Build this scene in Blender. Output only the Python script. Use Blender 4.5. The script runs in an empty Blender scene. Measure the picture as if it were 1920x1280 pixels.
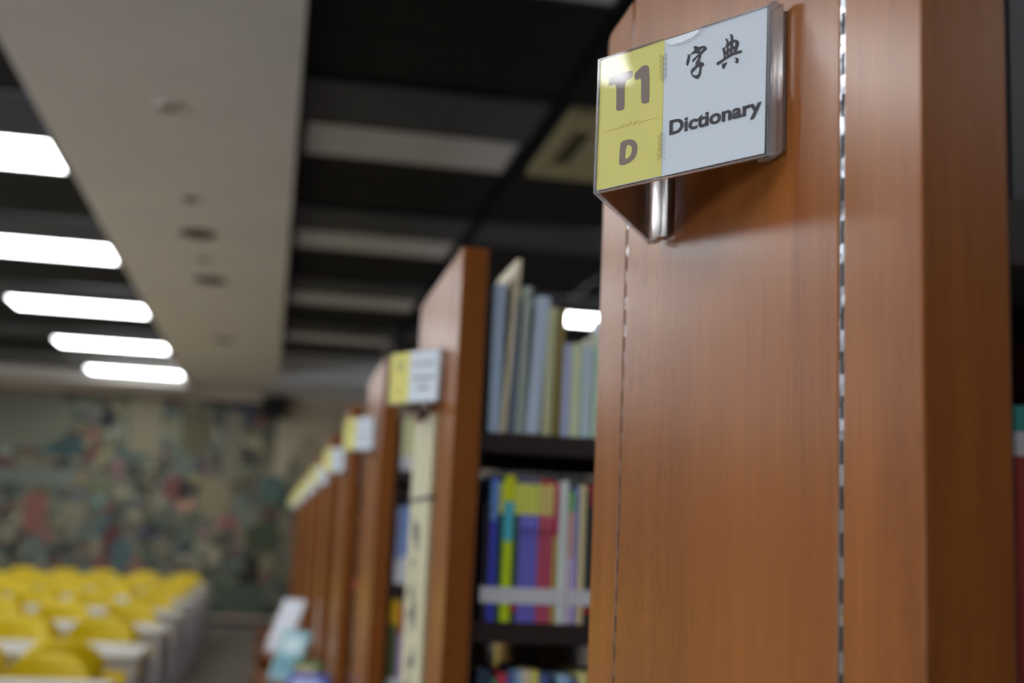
import bpy, bmesh, math, random
from mathutils import Matrix, Vector
random.seed(7)
C = bpy.context.scene.collection
sc = bpy.context.scene
H = 1.33                      # camera height above the floor (m)

# ------------------------------------------------------------------ camera
cam_d = bpy.data.cameras.new('camera')
cam = bpy.data.objects.new('camera', cam_d); C.objects.link(cam)
M3 = Matrix(((0.98024973, -0.07437651, -0.18324464),
             (-0.19250605, -0.14662509, -0.97027960),
             (0.04529775, 0.98639202, -0.15804713)))
cam.matrix_world = Matrix.Translation((0, 0, H)) @ M3.to_4x4()
cam_d.sensor_width = 36; cam_d.lens = 43.3
cam_d.clip_start = .05; cam_d.clip_end = 100
cam_d.dof.use_dof = True; cam_d.dof.focus_distance = .85; cam_d.dof.aperture_fstop = 4.0
sc.camera = cam
sc.view_settings.view_transform = 'Standard'; sc.view_settings.look = 'None'
sc.view_settings.gamma = 1; sc.view_settings.use_curve_mapping = False
sc.view_settings.exposure = 1.25
LAMP = 6.5                    # emission of the lit ceiling panels
w = bpy.data.worlds.new('world'); sc.world = w; w.use_nodes = True
w.node_tree.nodes['Background'].inputs[0].default_value = (.80, .89, 1, 1)
w.node_tree.nodes['Background'].inputs[1].default_value = 2.5

WIN = [(-4.6, -1.0), (-.2, 3.4), (4.2, 7.8), (8.6, 10.6)]     # unseen window openings, added in the left wall for bluish daylight (y ranges)
WZ0, WZ1 = .35, 1.95  # kept low so the sign plates do not mirror the openings
for (a, b) in WIN:            # portals: they only guide the sky light through the openings
    pl_ = bpy.data.lights.new('window_portal', 'AREA'); pl_.shape = 'RECTANGLE'; pl_.size = b-a; pl_.size_y = WZ1-WZ0
    pl_.cycles.is_portal = True
    po = bpy.data.objects.new('window_portal', pl_); C.objects.link(po)
    po.matrix_world = Matrix.Translation((-9.05, (a+b)/2, (WZ0+WZ1)/2)) @ Matrix(((0, 0, -1, 0), (1, 0, 0, 0), (0, -1, 0, 0), (0, 0, 0, 1)))
# ------------------------------------------------------------------ materials
def lin(c):
    return tuple((v/255/12.92 if v/255 <= .04045 else ((v/255+.055)/1.055)**2.4) for v in c)
MATS = {}
def pm(name, col, rough=.6, spec=.4, metal=0, coat=0, bump=0, bscale=60, var=0, vscale=8):
    if name in MATS: return MATS[name]
    m = bpy.data.materials.new(name); m.use_nodes = True
    nt = m.node_tree; b = nt.nodes['Principled BSDF']
    c = lin(col) if max(col) > 1.001 else tuple(col)
    b.inputs['Base Color'].default_value = (*c, 1)
    b.inputs['Roughness'].default_value = rough
    b.inputs['Specular IOR Level'].default_value = spec
    b.inputs['Metallic'].default_value = metal
    b.inputs['Coat Weight'].default_value = coat
    if var or bump:
        tc = nt.nodes.new('ShaderNodeTexCoord')
    if var:
        n = nt.nodes.new('ShaderNodeTexNoise'); n.inputs['Scale'].default_value = vscale; n.inputs['Detail'].default_value = 5
        nt.links.new(tc.outputs['Object'], n.inputs['Vector'])
        r = nt.nodes.new('ShaderNodeValToRGB')
        r.color_ramp.elements[0].position = .3; r.color_ramp.elements[1].position = .7
        r.color_ramp.elements[0].color = (*[max(0, v*(1-var)) for v in c], 1)
        r.color_ramp.elements[1].color = (*[min(1, v*(1+var)) for v in c], 1)
        nt.links.new(n.outputs['Fac'], r.inputs['Fac']); nt.links.new(r.outputs['Color'], b.inputs['Base Color'])
    if bump:
        n2 = nt.nodes.new('ShaderNodeTexNoise'); n2.inputs['Scale'].default_value = bscale
        nt.links.new(tc.outputs['Object'], n2.inputs['Vector'])
        bp = nt.nodes.new('ShaderNodeBump'); bp.inputs['Strength'].default_value = bump; bp.inputs['Distance'].default_value = .002
        nt.links.new(n2.outputs['Fac'], bp.inputs['Height']); nt.links.new(bp.outputs['Normal'], b.inputs['Normal'])
    MATS[name] = m; return m

def wood(name, c1, c2, cp, rough=.29, spec=.28):
    m = bpy.data.materials.new(name); m.use_nodes = True
    nt = m.node_tree; L = nt.links; N = nt.nodes; b = N['Principled BSDF']
    tc = N.new('ShaderNodeTexCoord')
    def noise(sx, sy, sz, det, rgh=.55, dist=0):
        mp = N.new('ShaderNodeMapping'); mp.inputs['Scale'].default_value = (sx, sy, sz)
        L.new(tc.outputs['Object'], mp.inputs['Vector'])
        n = N.new('ShaderNodeTexNoise'); n.inputs['Scale'].default_value = 1
        n.inputs['Detail'].default_value = det; n.inputs['Roughness'].default_value = rgh
        n.inputs['Distortion'].default_value = dist
        L.new(mp.outputs['Vector'], n.inputs['Vector']); return n
    broad = noise(22, 22, 1.6, 5, .6, .4)
    fine = noise(260, 260, 9, 4, .6)
    pore = noise(1150, 1150, 48, 2, .5)
    patch = noise(5, 5, 2.2, 3)
    r1 = N.new('ShaderNodeValToRGB'); r1.color_ramp.elements[0].position = .33; r1.color_ramp.elements[1].position = .68
    r1.color_ramp.elements[0].color = (*lin(c1), 1); r1.color_ramp.elements[1].color = (*lin(c2), 1)
    mx = N.new('ShaderNodeMix'); mx.data_type = 'FLOAT'; mx.inputs[0].default_value = .38
    L.new(broad.outputs['Fac'], mx.inputs[2]); L.new(fine.outputs['Fac'], mx.inputs[3])
    L.new(mx.outputs[0], r1.inputs['Fac'])
    rp = N.new('ShaderNodeValToRGB'); rp.color_ramp.elements[0].position = .33; rp.color_ramp.elements[1].position = .45
    rp.color_ramp.elements[0].color = (1, 1, 1, 1); rp.color_ramp.elements[1].color = (0, 0, 0, 1)
    L.new(pore.outputs['Fac'], rp.inputs['Fac'])
    rpp = N.new('ShaderNodeValToRGB'); rpp.color_ramp.elements[0].position = .42; rpp.color_ramp.elements[1].position = .62
    L.new(patch.outputs['Fac'], rpp.inputs['Fac'])
    mm = N.new('ShaderNodeMath'); mm.operation = 'MULTIPLY'
    L.new(rp.outputs['Color'], mm.inputs[0]); L.new(rpp.outputs['Color'], mm.inputs[1])
    mc = N.new('ShaderNodeMix'); mc.data_type = 'RGBA'
    L.new(mm.outputs[0], mc.inputs[0]); L.new(r1.outputs['Color'], mc.inputs[6]); mc.inputs[7].default_value = (*lin(cp), 1)
    L.new(mc.outputs[2], b.inputs['Base Color'])
    bp = N.new('ShaderNodeBump'); bp.inputs['Strength'].default_value = .12; bp.inputs['Distance'].default_value = .0006
    L.new(fine.outputs['Fac'], bp.inputs['Height']); L.new(bp.outputs['Normal'], b.inputs['Normal'])
    b.inputs['Roughness'].default_value = rough; b.inputs['Specular IOR Level'].default_value = spec
    return m

def emis(name, col, s):
    m = bpy.data.materials.new(name); m.use_nodes = True; nt = m.node_tree
    nt.nodes.remove(nt.nodes['Principled BSDF']); e = nt.nodes.new('ShaderNodeEmission')
    e.inputs[0].default_value = (*col, 1); e.inputs[1].default_value = s
    nt.links.new(e.outputs[0], nt.nodes['Material Output'].inputs['Surface']); return m

def clear_sheet(name, ior=1.37):
    # a clear acrylic sheet: lets light straight through, mirrors a little of it
    m = bpy.data.materials.new(name); m.use_nodes = True; nt = m.node_tree; N = nt.nodes; L = nt.links
    N.remove(N['Principled BSDF'])
    t = N.new('ShaderNodeBsdfTransparent'); t.inputs[0].default_value = (.97, .975, .98, 1)
    g = N.new('ShaderNodeBsdfGlossy'); g.inputs['Roughness'].default_value = .015
    fr = N.new('ShaderNodeFresnel'); fr.inputs['IOR'].default_value = 1.49
    ge = N.new('ShaderNodeNewGeometry'); mr = N.new('ShaderNodeMapRange')      # both faces of the sheet mirror alike
    mr.inputs['To Min'].default_value = ior; mr.inputs['To Max'].default_value = 1/ior
    L.new(ge.outputs['Backfacing'], mr.inputs['Value']); L.new(mr.outputs['Result'], fr.inputs['IOR'])
    mx = N.new('ShaderNodeMixShader')
    L.new(fr.outputs[0], mx.inputs[0]); L.new(t.outputs[0], mx.inputs[1]); L.new(g.outputs[0], mx.inputs[2])
    L.new(mx.outputs[0], N['Material Output'].inputs['Surface']); return m

def clear_rim(name):
    m = bpy.data.materials.new(name); m.use_nodes = True; nt = m.node_tree; N = nt.nodes; L = nt.links
    N.remove(N['Principled BSDF'])
    g = N.new('ShaderNodeBsdfGlass'); g.inputs['Roughness'].default_value = .12; g.inputs['IOR'].default_value = 1.49
    d = N.new('ShaderNodeBsdfTranslucent'); d.inputs[0].default_value = (.85, .88, .95, 1)
    d2 = N.new('ShaderNodeBsdfGlossy'); d2.inputs['Roughness'].default_value = .2
    m1 = N.new('ShaderNodeMixShader'); m1.inputs[0].default_value = .35
    L.new(g.outputs[0], m1.inputs[1]); L.new(d.outputs[0], m1.inputs[2])
    m2 = N.new('ShaderNodeMixShader'); m2.inputs[0].default_value = .35
    L.new(m1.outputs[0], m2.inputs[1]); L.new(d2.outputs[0], m2.inputs[2])
    L.new(m2.outputs[0], N['Material Output'].inputs['Surface']); return m

WOOD = wood('oak_veneer', (126, 68, 24), (156, 94, 40), (58, 32, 16))
STEEL = pm('dark_steel', (34, 38, 52), .45)
SHELF = pm('shelf_brown_steel', (48, 34, 34), .5)
CHROME = pm('zinc_rail', (190, 195, 205), .22, metal=1, bump=.6, bscale=70)
SLOT = pm('slot_dark', (12, 14, 18), .6)
SHEET = clear_sheet('clear_acrylic'); TABM = clear_sheet('thick_acrylic', 1.62); RIM = clear_rim('acrylic_edge')
CARD_Y = pm('card_yellow', (244, 234, 134), .55)
CARD_W = pm('card_white', (236, 243, 250), .55)
INK_B = pm('ink_brown', (148, 128, 118), .6); INK_D = pm('ink_dark', (70, 64, 72), .6)
INK_L = pm('ink_faint', (216, 198, 112), .6); INK_G = pm('ink_grey', (205, 207, 204), .6)
LIT = emis('lit_diffuser', (.96, .98, 1.0), LAMP)
UNLIT = pm('unlit_diffuser', (236, 240, 248), .5)
LFRAME = pm('lamp_frame', (70, 70, 74), .5)
TILE_B = pm('ceiling_black', (21, 22, 26), .8); TILE_G = pm('ceiling_charcoal', (92, 95, 104), .8)
PLASTER = pm('beam_paint', (240, 236, 230), .75, var=.03, vscale=2)
CREAM = pm('cream_plastic', (190, 180, 140), .5)

# ------------------------------------------------------------------ helpers
class MB:
    def __init__(s): s.v = []; s.f = []; s.m = []; s.mats = []
    def mi(s, m):
        if m not in s.mats: s.mats.append(m)
        return s.mats.index(m)
    def box(s, x0, x1, y0, y1, z0, z1, m):
        n = len(s.v); k = s.mi(m)
        s.v += [(x, y, z) for z in (z0, z1) for y in (y0, y1) for x in (x0, x1)]
        for f in ((0, 2, 3, 1), (4, 5, 7, 6), (0, 1, 5, 4), (2, 6, 7, 3), (0, 4, 6, 2), (1, 3, 7, 5)):
            s.f.append(tuple(n+i for i in f)); s.m.append(k)
        return s
    def prism(s, pts, off, m, rim=None):
        """pts: ring of 3-D points; off: extrusion vector"""
        n = len(s.v); k = s.mi(m); kr = s.mi(rim or m); c = len(pts); off = Vector(off)
        s.v += [tuple(p) for p in pts] + [tuple(Vector(p)+off) for p in pts]
        s.f.append(tuple(range(n+c-1, n-1, -1))); s.m.append(k)
        s.f.append(tuple(range(n+c, n+2*c))); s.m.append(k)
        for i in range(c):
            j = (i+1) % c
            s.f.append((n+i, n+j, n+c+j, n+c+i)); s.m.append(kr)
        return s
    def tube(s, path, r, m, seg=8):
        k = s.mi(m); rings = []
        P = [Vector(p) for p in path]
        for i, p in enumerate(P):
            t = (P[min(i+1, len(P)-1)]-P[max(i-1, 0)]).normalized()
            a = t.orthogonal().normalized() if abs(t.z) > .95 else t.cross(Vector((0, 0, 1))).normalized()
            b = t.cross(a)
            n = len(s.v); rings.append(n)
            s.v += [tuple(p+r*(math.cos(q)*a+math.sin(q)*b)) for q in (2*math.pi*j/seg for j in range(seg))]
        for i in range(len(rings)-1):
            for j in range(seg):
                s.f.append((rings[i]+j, rings[i]+(j+1) % seg, rings[i+1]+(j+1) % seg, rings[i+1]+j)); s.m.append(k)
        s.f.append(tuple(rings[0]+j for j in reversed(range(seg)))); s.m.append(k)
        s.f.append(tuple(rings[-1]+j for j in range(seg))); s.m.append(k)
        return s
    def build(s, name, parent=None, smooth=False, bevel=0, loc=None):
        me = bpy.data.meshes.new(name); me.from_pydata(s.v, [], s.f)
        for m in s.mats: me.materials.append(m)
        me.polygons.foreach_set('material_index', s.m)
        bm = bmesh.new(); bm.from_mesh(me); bmesh.ops.recalc_face_normals(bm, faces=bm.faces); bm.to_mesh(me); bm.free()
        if smooth: me.polygons.foreach_set('use_smooth', [True]*len(me.polygons))
        o = bpy.data.objects.new(name, me); C.objects.link(o)
        if parent: o.parent = parent
        if loc: o.location = loc
        if bevel:
            b = o.modifiers.new('bevel', 'BEVEL'); b.width = bevel; b.segments = 2; b.limit_method = 'ANGLE'
        return o
def box(name, x0, x1, y0, y1, z0, z1, m, parent=None, bevel=0):
    return MB().box(x0, x1, y0, y1, z0, z1, m).build(name, parent, bevel=bevel)
def empty(name, loc=(0, 0, 0), rz=0):
    o = bpy.data.objects.new(name, None); C.objects.link(o); o.location = loc; o.rotation_euler = (0, 0, rz)
    o.empty_display_size = .1; return o
def tag(o, label, cat, group=None):
    o['label'] = label; o['category'] = cat
    if group: o['group'] = group
    return o
def struct(o): o['kind'] = 'structure'; return o
def copy_tree(o, parent=None):
    c = o.copy(); C.objects.link(c); c.parent = parent
    for ch in list(KIDS.get(o.name, [])): copy_tree(ch, c)
    return c
KIDS = {}
def note_kids():
    KIDS.clear()
    for o in bpy.data.objects:
        if o.parent: KIDS.setdefault(o.parent.name, []).append(o)
ORD = ['first', 'second', 'third', 'fourth', 'fifth', 'sixth', 'seventh', 'eighth', 'ninth', 'tenth', 'eleventh', 'twelfth',
       'thirteenth', 'fourteenth', 'fifteenth', 'sixteenth', 'seventeenth', 'eighteenth', 'nineteenth', 'twentieth',
       'twenty-first', 'twenty-second', 'twenty-third', 'twenty-fourth', 'twenty-fifth', 'twenty-sixth', 'twenty-seventh', 'twenty-eighth']

# ================================================================== the room
XL, XR, YB, YF = -9.0, 8.0, 17.55, -7.0
WALL = pm('wall_paint', (214, 200, 182), .8)
floor_m = pm('floor_vinyl', (104, 95, 88), .32, var=.12, vscale=3)
struct(box('floor', XL, XR, YF, YB, -.1, 0, floor_m))
struct(box('wall_back', XL, XR, YB, YB+.15, 0, H+2.4, WALL))
wl = MB().box(XL-.15, XL, YF, YB, 0, WZ0, WALL).box(XL-.15, XL, YF, YB, WZ1, H+2.4, WALL)
ys_ = [YF]+[v for w_ in WIN for v in w_]+[YB]
for i in range(0, len(ys_), 2): wl.box(XL-.15, XL, ys_[i], ys_[i+1], WZ0, WZ1, WALL)
struct(wl.build('wall_left'))
for i, (a, b) in enumerate(WIN):
    FR = pm('window_frame', (210, 212, 214), .4)
    wn = struct(MB().box(XL-.10, XL-.04, a, b, WZ0, WZ0+.05, FR).box(XL-.10, XL-.04, a, b, WZ1-.05, WZ1, FR).box(XL-.10, XL-.04, a, a+.05, WZ0+.05, WZ1-.05, FR)
        .box(XL-.10, XL-.04, b-.05, b, WZ0+.05, WZ1-.05, FR).box(XL-.10, XL-.04, (a+b)/2-.03, (a+b)/2+.03, WZ0+.05, WZ1-.05, FR).build('window_%d' % (i+1)))
struct(box('wall_right', XR, XR+.15, YF, YB, 0, H+2.4, WALL))
struct(box('wall_front', XL, XR, YF-.15, YF, 0, H+2.4, WALL))
struct(box('baseboard_back', XL, XR, YB-.02, YB, 0, .07, pm('baseboard', (40, 36, 34), .6)))
ZL, ZR = H+1.875, H+2.12           # the two dropped ceilings
BX0, BX1 = -1.19, .0               # white beam
ceil = struct(box('ceiling', XL, XR, YF, YB, H+2.4, H+2.5, TILE_B))
struct(box('trim_1', BX0, BX1, YF, YB, H+1.86, H+2.4, PLASTER, bevel=.004))     # the wide white beam
struct(box('trim_2', BX1, XR, 15.6, YB, H+1.83, H+2.4, pm('bulkhead_paint', (226, 230, 240), .7)))
struct(box('trim_3', XL, BX0, 16.75, YB, H+1.80, H+2.4, PLASTER))
rest = MB(); tiles = 0
rows = range(-22, 17)
LCOL = [(-2.4-.02, -1.2), (-3.62, -2.44), (-4.82, -3.64)]
RCOL = [(.02, 1.22), (1.31, 2.51), (2.54, 3.74)]
tile_cache = {}
def tile(x0, x1, y0, z, m, real):
    up = .03 if m is TILE_B else 0
    if not real:
        rest.box(x0, x1, y0+.004, y0+.596, z+up, z+up+.02, m); return
    key = (round(x1-x0, 3), m.name)
    if key not in tile_cache:
        tile_cache[key] = MB().box(0, x1-x0, .004, .596, 0, .02, m).build('ceiling_tile', ceil).data
        o = [c for c in bpy.data.objects if c.data is tile_cache[key]][0]
    else:
        o = bpy.data.objects.new('ceiling_tile', tile_cache[key]); C.objects.link(o); o.parent = ceil
    o.location = (x0, y0, z+up)
def lamp_proto(lit):
    r = empty('ceiling_light')
    f = MB(); w_, d_ = 1.14, .57
    f.box(-w_/2-.02, w_/2+.02, -d_/2-.012, -d_/2, -.006, .04, LFRAME).box(-w_/2-.02, w_/2+.02, d_/2, d_/2+.012, -.006, .04, LFRAME)
    f.box(-w_/2-.02, -w_/2, -d_/2, d_/2, -.006, .04, LFRAME).box(w_/2, w_/2+.02, -d_/2, d_/2, -.006, .04, LFRAME)
    f.build('frame', r)
    MB().box(-w_/2, w_/2, -d_/2, d_/2, 0, .03, LIT if lit else UNLIT).build('diffuser', r)
    return r
lampL = lamp_proto(True); lampU = lamp_proto(False); used = set()
note_kids()
def lamp(lit, x, y, z, label, group):
    p = lampL if lit else lampU
    o = p if p not in used else copy_tree(p)
    used.add(p); o.location = (x, y, z); tag(o, label, 'ceiling light', group); return o
nl = nu = nr = 0
for j in rows:
    y0 = 6.31+.6*j; k = j % 4
    m = TILE_G if k == 3 else TILE_B
    for ci, (x0, x1) in enumerate(LCOL):
        if y0+.6 > 16.75: continue
        if k == 0 and ci == 0:
            vis = 5 < y0 < 16.2
            if y0 < 4 and y0 > 1: continue_ = 1
            if True:
                if y0 < -1.2: lamp(False, (x0+x1)/2+.01, y0+.3, ZL, 'unlit ceiling panel left of the beam, %s row behind the camera' % ORD[max(0, -j//4)], 'unlit ceiling panels out of the picture'); continue
                if vis:
                    nl += 1
                    lamp(True, (x0+x1)/2+.01, y0+.3, ZL, 'lit white ceiling panel left of the beam, %s one from the camera' % ['nearest', 'second', 'third', 'fourth', 'farthest'][nl-1], 'lit ceiling panels left of the beam')
                else:
                    lamp(True, (x0+x1)/2+.01, y0+.3, ZL, 'lit ceiling panel left of the beam, %s row nearer than the picture' % ORD[max(0, -j//4)], 'lit ceiling panels out of the picture')
            continue
        if ci > 0 and 1.1 < y0+.3 < 2.0: continue
        tile(x0, x1, y0, ZL, m, y0 > 4 and ci < 2)
    for ci, (x0, x1) in enumerate(RCOL):
        if y0+.6 > 15.7: continue
        if k == 0 and ci == 0 and y0 > -5.5:
            if y0 > 3:
                nu += 1
                lamp(False, (x0+x1)/2, y0+.3, ZR, 'unlit grey ceiling panel right of the beam, %s one from the camera' % ORD[nu-1], 'unlit ceiling panels right of the beam')
            else:
                lamp(False, (x0+x1)/2, y0+.3, ZR, 'unlit ceiling panel right of the beam, %s row behind the picture' % ORD[(2-j)//4+1], 'unlit ceiling panels out of the picture')
            continue
        if k == 0 and ci == 2 and y0 > -4:
            if 11 < y0 < 11.6:
                lamp(True, (x0+x1)/2, y0+.3, ZR, 'lit ceiling panel glowing just above the books of the second bookcase', 'lit ceiling panels over the right aisles')
            else:
                lamp(True, (x0+x1)/2, y0+.3, ZR, 'lit ceiling panel over the right aisles, row %s, hidden behind the near bookcase' % ORD[(j+16)//4], 'lit ceiling panels over the right aisles')
            continue
        if ci == 1 and 5.6 < y0+.3 < 6.95: continue
        tile(x0, x1, y0, ZR, m, y0 > 3.2)
for (xx, yy, zz) in ((-3.18, 1.555, H+1.865), (-3.18, -.845, H+1.865)):  # the second panel is added out of view to brighten the near edge faces
    lamp(True, xx, yy, zz, 'lit ceiling panel mirrored in the corner of the near sign' if yy > 0 else 'added lit ceiling panel, unseen behind the camera on the left', 'lit ceiling panels out of the picture')
for xx in (-6.0,):
    for j in range(0, 17, 4):
        lamp(True, xx, 6.61+.6*j, ZL, 'lit ceiling panel far left over the reading tables, %s from the near end' % ORD[j//4], 'lit ceiling panels out of the picture')
ro = rest.build('ceiling_field', ceil); ro['kind'] = 'stuff'

# air-conditioning cassette in the dark ceiling
ac = tag(empty('air_vent', (1.84, 6.31, ZR)), 'cream square air conditioning cassette in the black ceiling', 'air vent')
f = MB()
for (a, b, c, d) in ((-.5, .5, -.55, -.30), (-.5, .5, .30, .55), (-.5, -.42, -.30, .30), (.42, .5, -.30, .30), (-.31, .31, -.30, .30)):
    f.box(a, b, c, d, -.012, .03, CREAM)
f.build('frame', ac)
sl = MB()
sl.box(-.42, .42, -.44, .44, .012, .03, pm('vent_dark', (22, 20, 18), .7)); sl.build('slot', ac)
for (a, b, c, d) in ((-.372, -.366, -.29, .29), (.366, .372, -.29, .29)):
    box('louvre', a, b, c, d, -.004, .004, CREAM, ac)

# fittings on the underside of the beam
FIT = [((-1.06+.05, 6.3), .09, 'faint pale'), ]
def fitting(x, y, r, col, label, cat='detector', name='ceiling_spot'):
    o = empty(name, (x, y, H+1.86)); m = pm('fit_%d_%d_%d' % col, col, .6)
    P = [(r*math.cos(2*math.pi*i/24), r*math.sin(2*math.pi*i/24), 0) for i in range(24)]
    MB().prism(P, (0, 0, -.012), PLASTER if sum(col) > 400 else m).build('rim', o)
    P = [(.75*r*math.cos(2*math.pi*i/24), .75*r*math.sin(2*math.pi*i/24), -.012) for i in range(24)]
    MB().prism(P, (0, 0, -.006), m).build('lens', o)
    return tag(o, label, cat)
fitting(-.585, 5.54, .055, (150, 140, 120), 'small pale round detector on the beam, nearest the camera')
fitting(-.58, 7.16, .045, (140, 130, 108), 'very faint round fitting on the beam just before the olive disc')
fitting(-.585, 8.03, .115, (72, 66, 40), 'olive round downlight on the underside of the white beam', 'downlight')
fitting(-.58, 8.81, .03, (110, 102, 90), 'tiny sprinkler dot on the beam between the olive and the grey disc', 'sprinkler', 'sprinkler')
fitting(-.575, 9.56, .12, (52, 52, 54), 'dark grey round downlight on the underside of the white beam', 'downlight')
fitting(-.575, 12.68, .1, (128, 120, 92), 'faint olive round fitting on the beam nearest the far wall', 'downlight')

# ================================================================== far wall: painted collage
def mural():
    x0, x1, z0, z1 = -6.0, 1.3, .12, H+1.72
    nx, nz = 320, 128
    R = random.Random(11)
    base = [[(112, 108, 90)]*nx for _ in range(nz)]
    def px2c(u, v):       # fraction of the wall
        return int((u-x0)/(x1-x0)*nx), int((v-z0)/(z1-z0)*nz)
    pal = [(126, 122, 102), (108, 118, 110), (96, 104, 84), (140, 128, 104), (74, 74, 62), (112, 100, 84), (92, 112, 118), (126, 120, 84),
           (60, 62, 58), (134, 132, 122), (104, 96, 66), (86, 94, 96), (116, 126, 122), (146, 136, 116)]
    hot = [(120, 44, 30), (52, 88, 104), (40, 44, 58), (150, 92, 60), (70, 110, 116), (120, 84, 92), (78, 92, 48), (54, 110, 96), (92, 40, 36), (128, 116, 60), (80, 84, 120), (36, 36, 34)]
    def shape(cx, cz, rx, rz, col, ang=0, kind=0):
        ca, sa = math.cos(ang), math.sin(ang); e = int(max(rx, rz))+2
        for j in range(max(0, cz-e), min(nz, cz+e)):
            for i in range(max(0, cx-e), min(nx, cx+e)):
                a = ((i-cx)*ca+(j-cz)*sa)/rx; b = (-(i-cx)*sa+(j-cz)*ca)/rz
                if (abs(a) < 1 and abs(b) < 1) if kind == 0 else (a*a+b*b < 1): base[j][i] = col
    for n in range(420):
        c = R.choice(pal); shape(R.randrange(nx), R.randrange(nz), R.uniform(6, 26), R.uniform(6, 22), c, R.uniform(-.5, .5), R.randrange(2))
    for n in range(3400):
        z = int(nz*R.random()**1.3)
        c = R.choice(pal if R.random() < .72 else hot); g_ = R.uniform(.72, 1.22); c = tuple(max(0, min(255, int(v*g_))) for v in c)
        s = R.uniform(1.0, 4.2)
        shape(R.randrange(nx), z, s*R.uniform(.6, 1.6), s*R.uniform(.6, 2), c, R.uniform(-.7, .7), R.randrange(2))
    # patches that the photograph shows clearly: x, height above eye, half sizes (m)
    for (x, z, a, b, c, k) in ((.68, 1.2, .66, .52, (196, 178, 158), 0), (.5, 1.0, .2, .3, (170, 152, 128), 1), (1.0, 1.3, .16, .3, (176, 166, 150), 0), (.3, .8, .12, .2, (128, 128, 110), 1), (.75, .9, .1, .14, (150, 120, 100), 1), (-1.30, .47, .17, .17, (112, 24, 18), 1), (-1.16, .46, .09, .15, (24, 24, 30), 1), (-3.06, .06, .15, .26, (140, 62, 22), 0),  # first block: pale wall tone, painted lighter to offset the bulkhead's shadow
        (-2.05, -.33, .13, .26, (88, 20, 18), 0), (-2.15, -.62, .13, .16, (120, 52, 50), 1), (-.60, .06, .10, .12, (150, 40, 32), 1), (-2.25, 1.36, .12, .14, (22, 30, 50), 1),
        (-.42, 1.55, .17, .22, (62, 66, 104), 1), (-2.75, .95, .25, .14, (38, 78, 92), 1), (-1.9, .93, .20, .12, (40, 84, 92), 1), (.02, .55, .17, .2, (74, 110, 116), 1),
        (-1.05, 1.25, .22, .34, (92, 86, 50), 1), (-3.3, 1.35, .6, .42, (122, 122, 112), 1), (-.55, 1.1, .12, .5, (128, 122, 110), 0), (-.05, -.15, .25, .22, (62, 76, 40), 1),
        (-.17, -.70, .10, .28, (34, 28, 26), 0), (-1.9, -.45, .14, .24, (66, 100, 116), 1), (-1.75, 1.4, .22, .5, (128, 118, 92), 0), (-3.4, .55, .8, .1, (112, 124, 126), 0),
        (-.3, -.98, .34, .2, (70, 94, 84), 0), (.2, .36, .1, .12, (36, 84, 66), 1), (-.75, .36, .22, .3, (142, 126, 92), 1)):
        i, j = px2c(x, z+H); shape(i, j, a/(x1-x0)*nx, b/(z1-z0)*nz, c, 0, k)
    verts = []; faces = []
    for j in range(nz+1):
        for i in range(nx+1): verts.append((x0+(x1-x0)*i/nx, 0, z0+(z1-z0)*j/nz))
    for j in range(nz):
        for i in range(nx):
            a = j*(nx+1)+i; faces.append((a, a+1, a+nx+2, a+nx+1))
    n = len(verts)
    verts += [(x0, .02, z0), (x1, .02, z0), (x1, .02, z1), (x0, .02, z1)]
    faces += [(n, n+3, n+2, n+1), (0, n, n+1, nx), (nz*(nx+1), (nz+1)*(nx+1)-1, n+2, n+3), (0, nz*(nx+1), n+3, n), (nx, n+1, n+2, (nz+1)*(nx+1)-1)]
    me = bpy.data.meshes.new('mural'); me.from_pydata(verts, [], faces)
    att = me.color_attributes.new('paint', 'FLOAT_COLOR', 'CORNER')
    LC = {}
    base = [[(c[0], c[1], int(c[2]*.88)) for c in row_] for row_ in base]
    buf = []
    for j in range(nz):
        for i in range(nx):
            c = base[j][i]
            if c not in LC: LC[c] = tuple(lin(c))+(1.0,)
            buf += LC[c]*4
    buf += [.3, .3, .3, 1.0]*(len(me.loops)-nx*nz*4)
    att.data.foreach_set('color', buf)
    m = bpy.data.materials.new('mural_paint'); m.use_nodes = True; nt = m.node_tree
    a = nt.nodes.new('ShaderNodeAttribute'); a.attribute_name = 'paint'
    g = nt.nodes.new('ShaderNodeHueSaturation'); g.inputs['Value'].default_value = MURAL_V; g.inputs['Saturation'].default_value = .72
    nt.links.new(a.outputs['Color'], g.inputs['Color'])
    nt.links.new(g.outputs['Color'], nt.nodes['Principled BSDF'].inputs['Base Color']); nt.nodes['Principled BSDF'].inputs['Roughness'].default_value = .7
    me.materials.append(m)
    o = bpy.data.objects.new('mural', me); C.objects.link(o); o.location = (0, YB-.021, 0)
    tag(o, 'colourful painted collage covering the far wall in teal, cream, olive and red patches', 'mural')
MURAL_V = .84
mural()

sp = tag(empty('loudspeaker', (-.03, YB-.25, H+1.66)), 'small black box loudspeaker high on the far wall right of the beam', 'speaker')
BLK = pm('black_plastic', (16, 16, 17), .6)
box('cabinet', -.17, .17, 0, .2, -.14, .14, BLK, sp, .01)
box('bracket', -.03, .03, .2, .227, -.05, .05, BLK, sp)
g_ = MB(); P = [(.1*math.cos(2*math.pi*i/20), 0, .1*math.sin(2*math.pi*i/20)) for i in range(20)]
g_.prism(P, (0, -.008, 0), pm('speaker_cone', (30, 30, 32), .8)).build('grille', sp)

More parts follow.
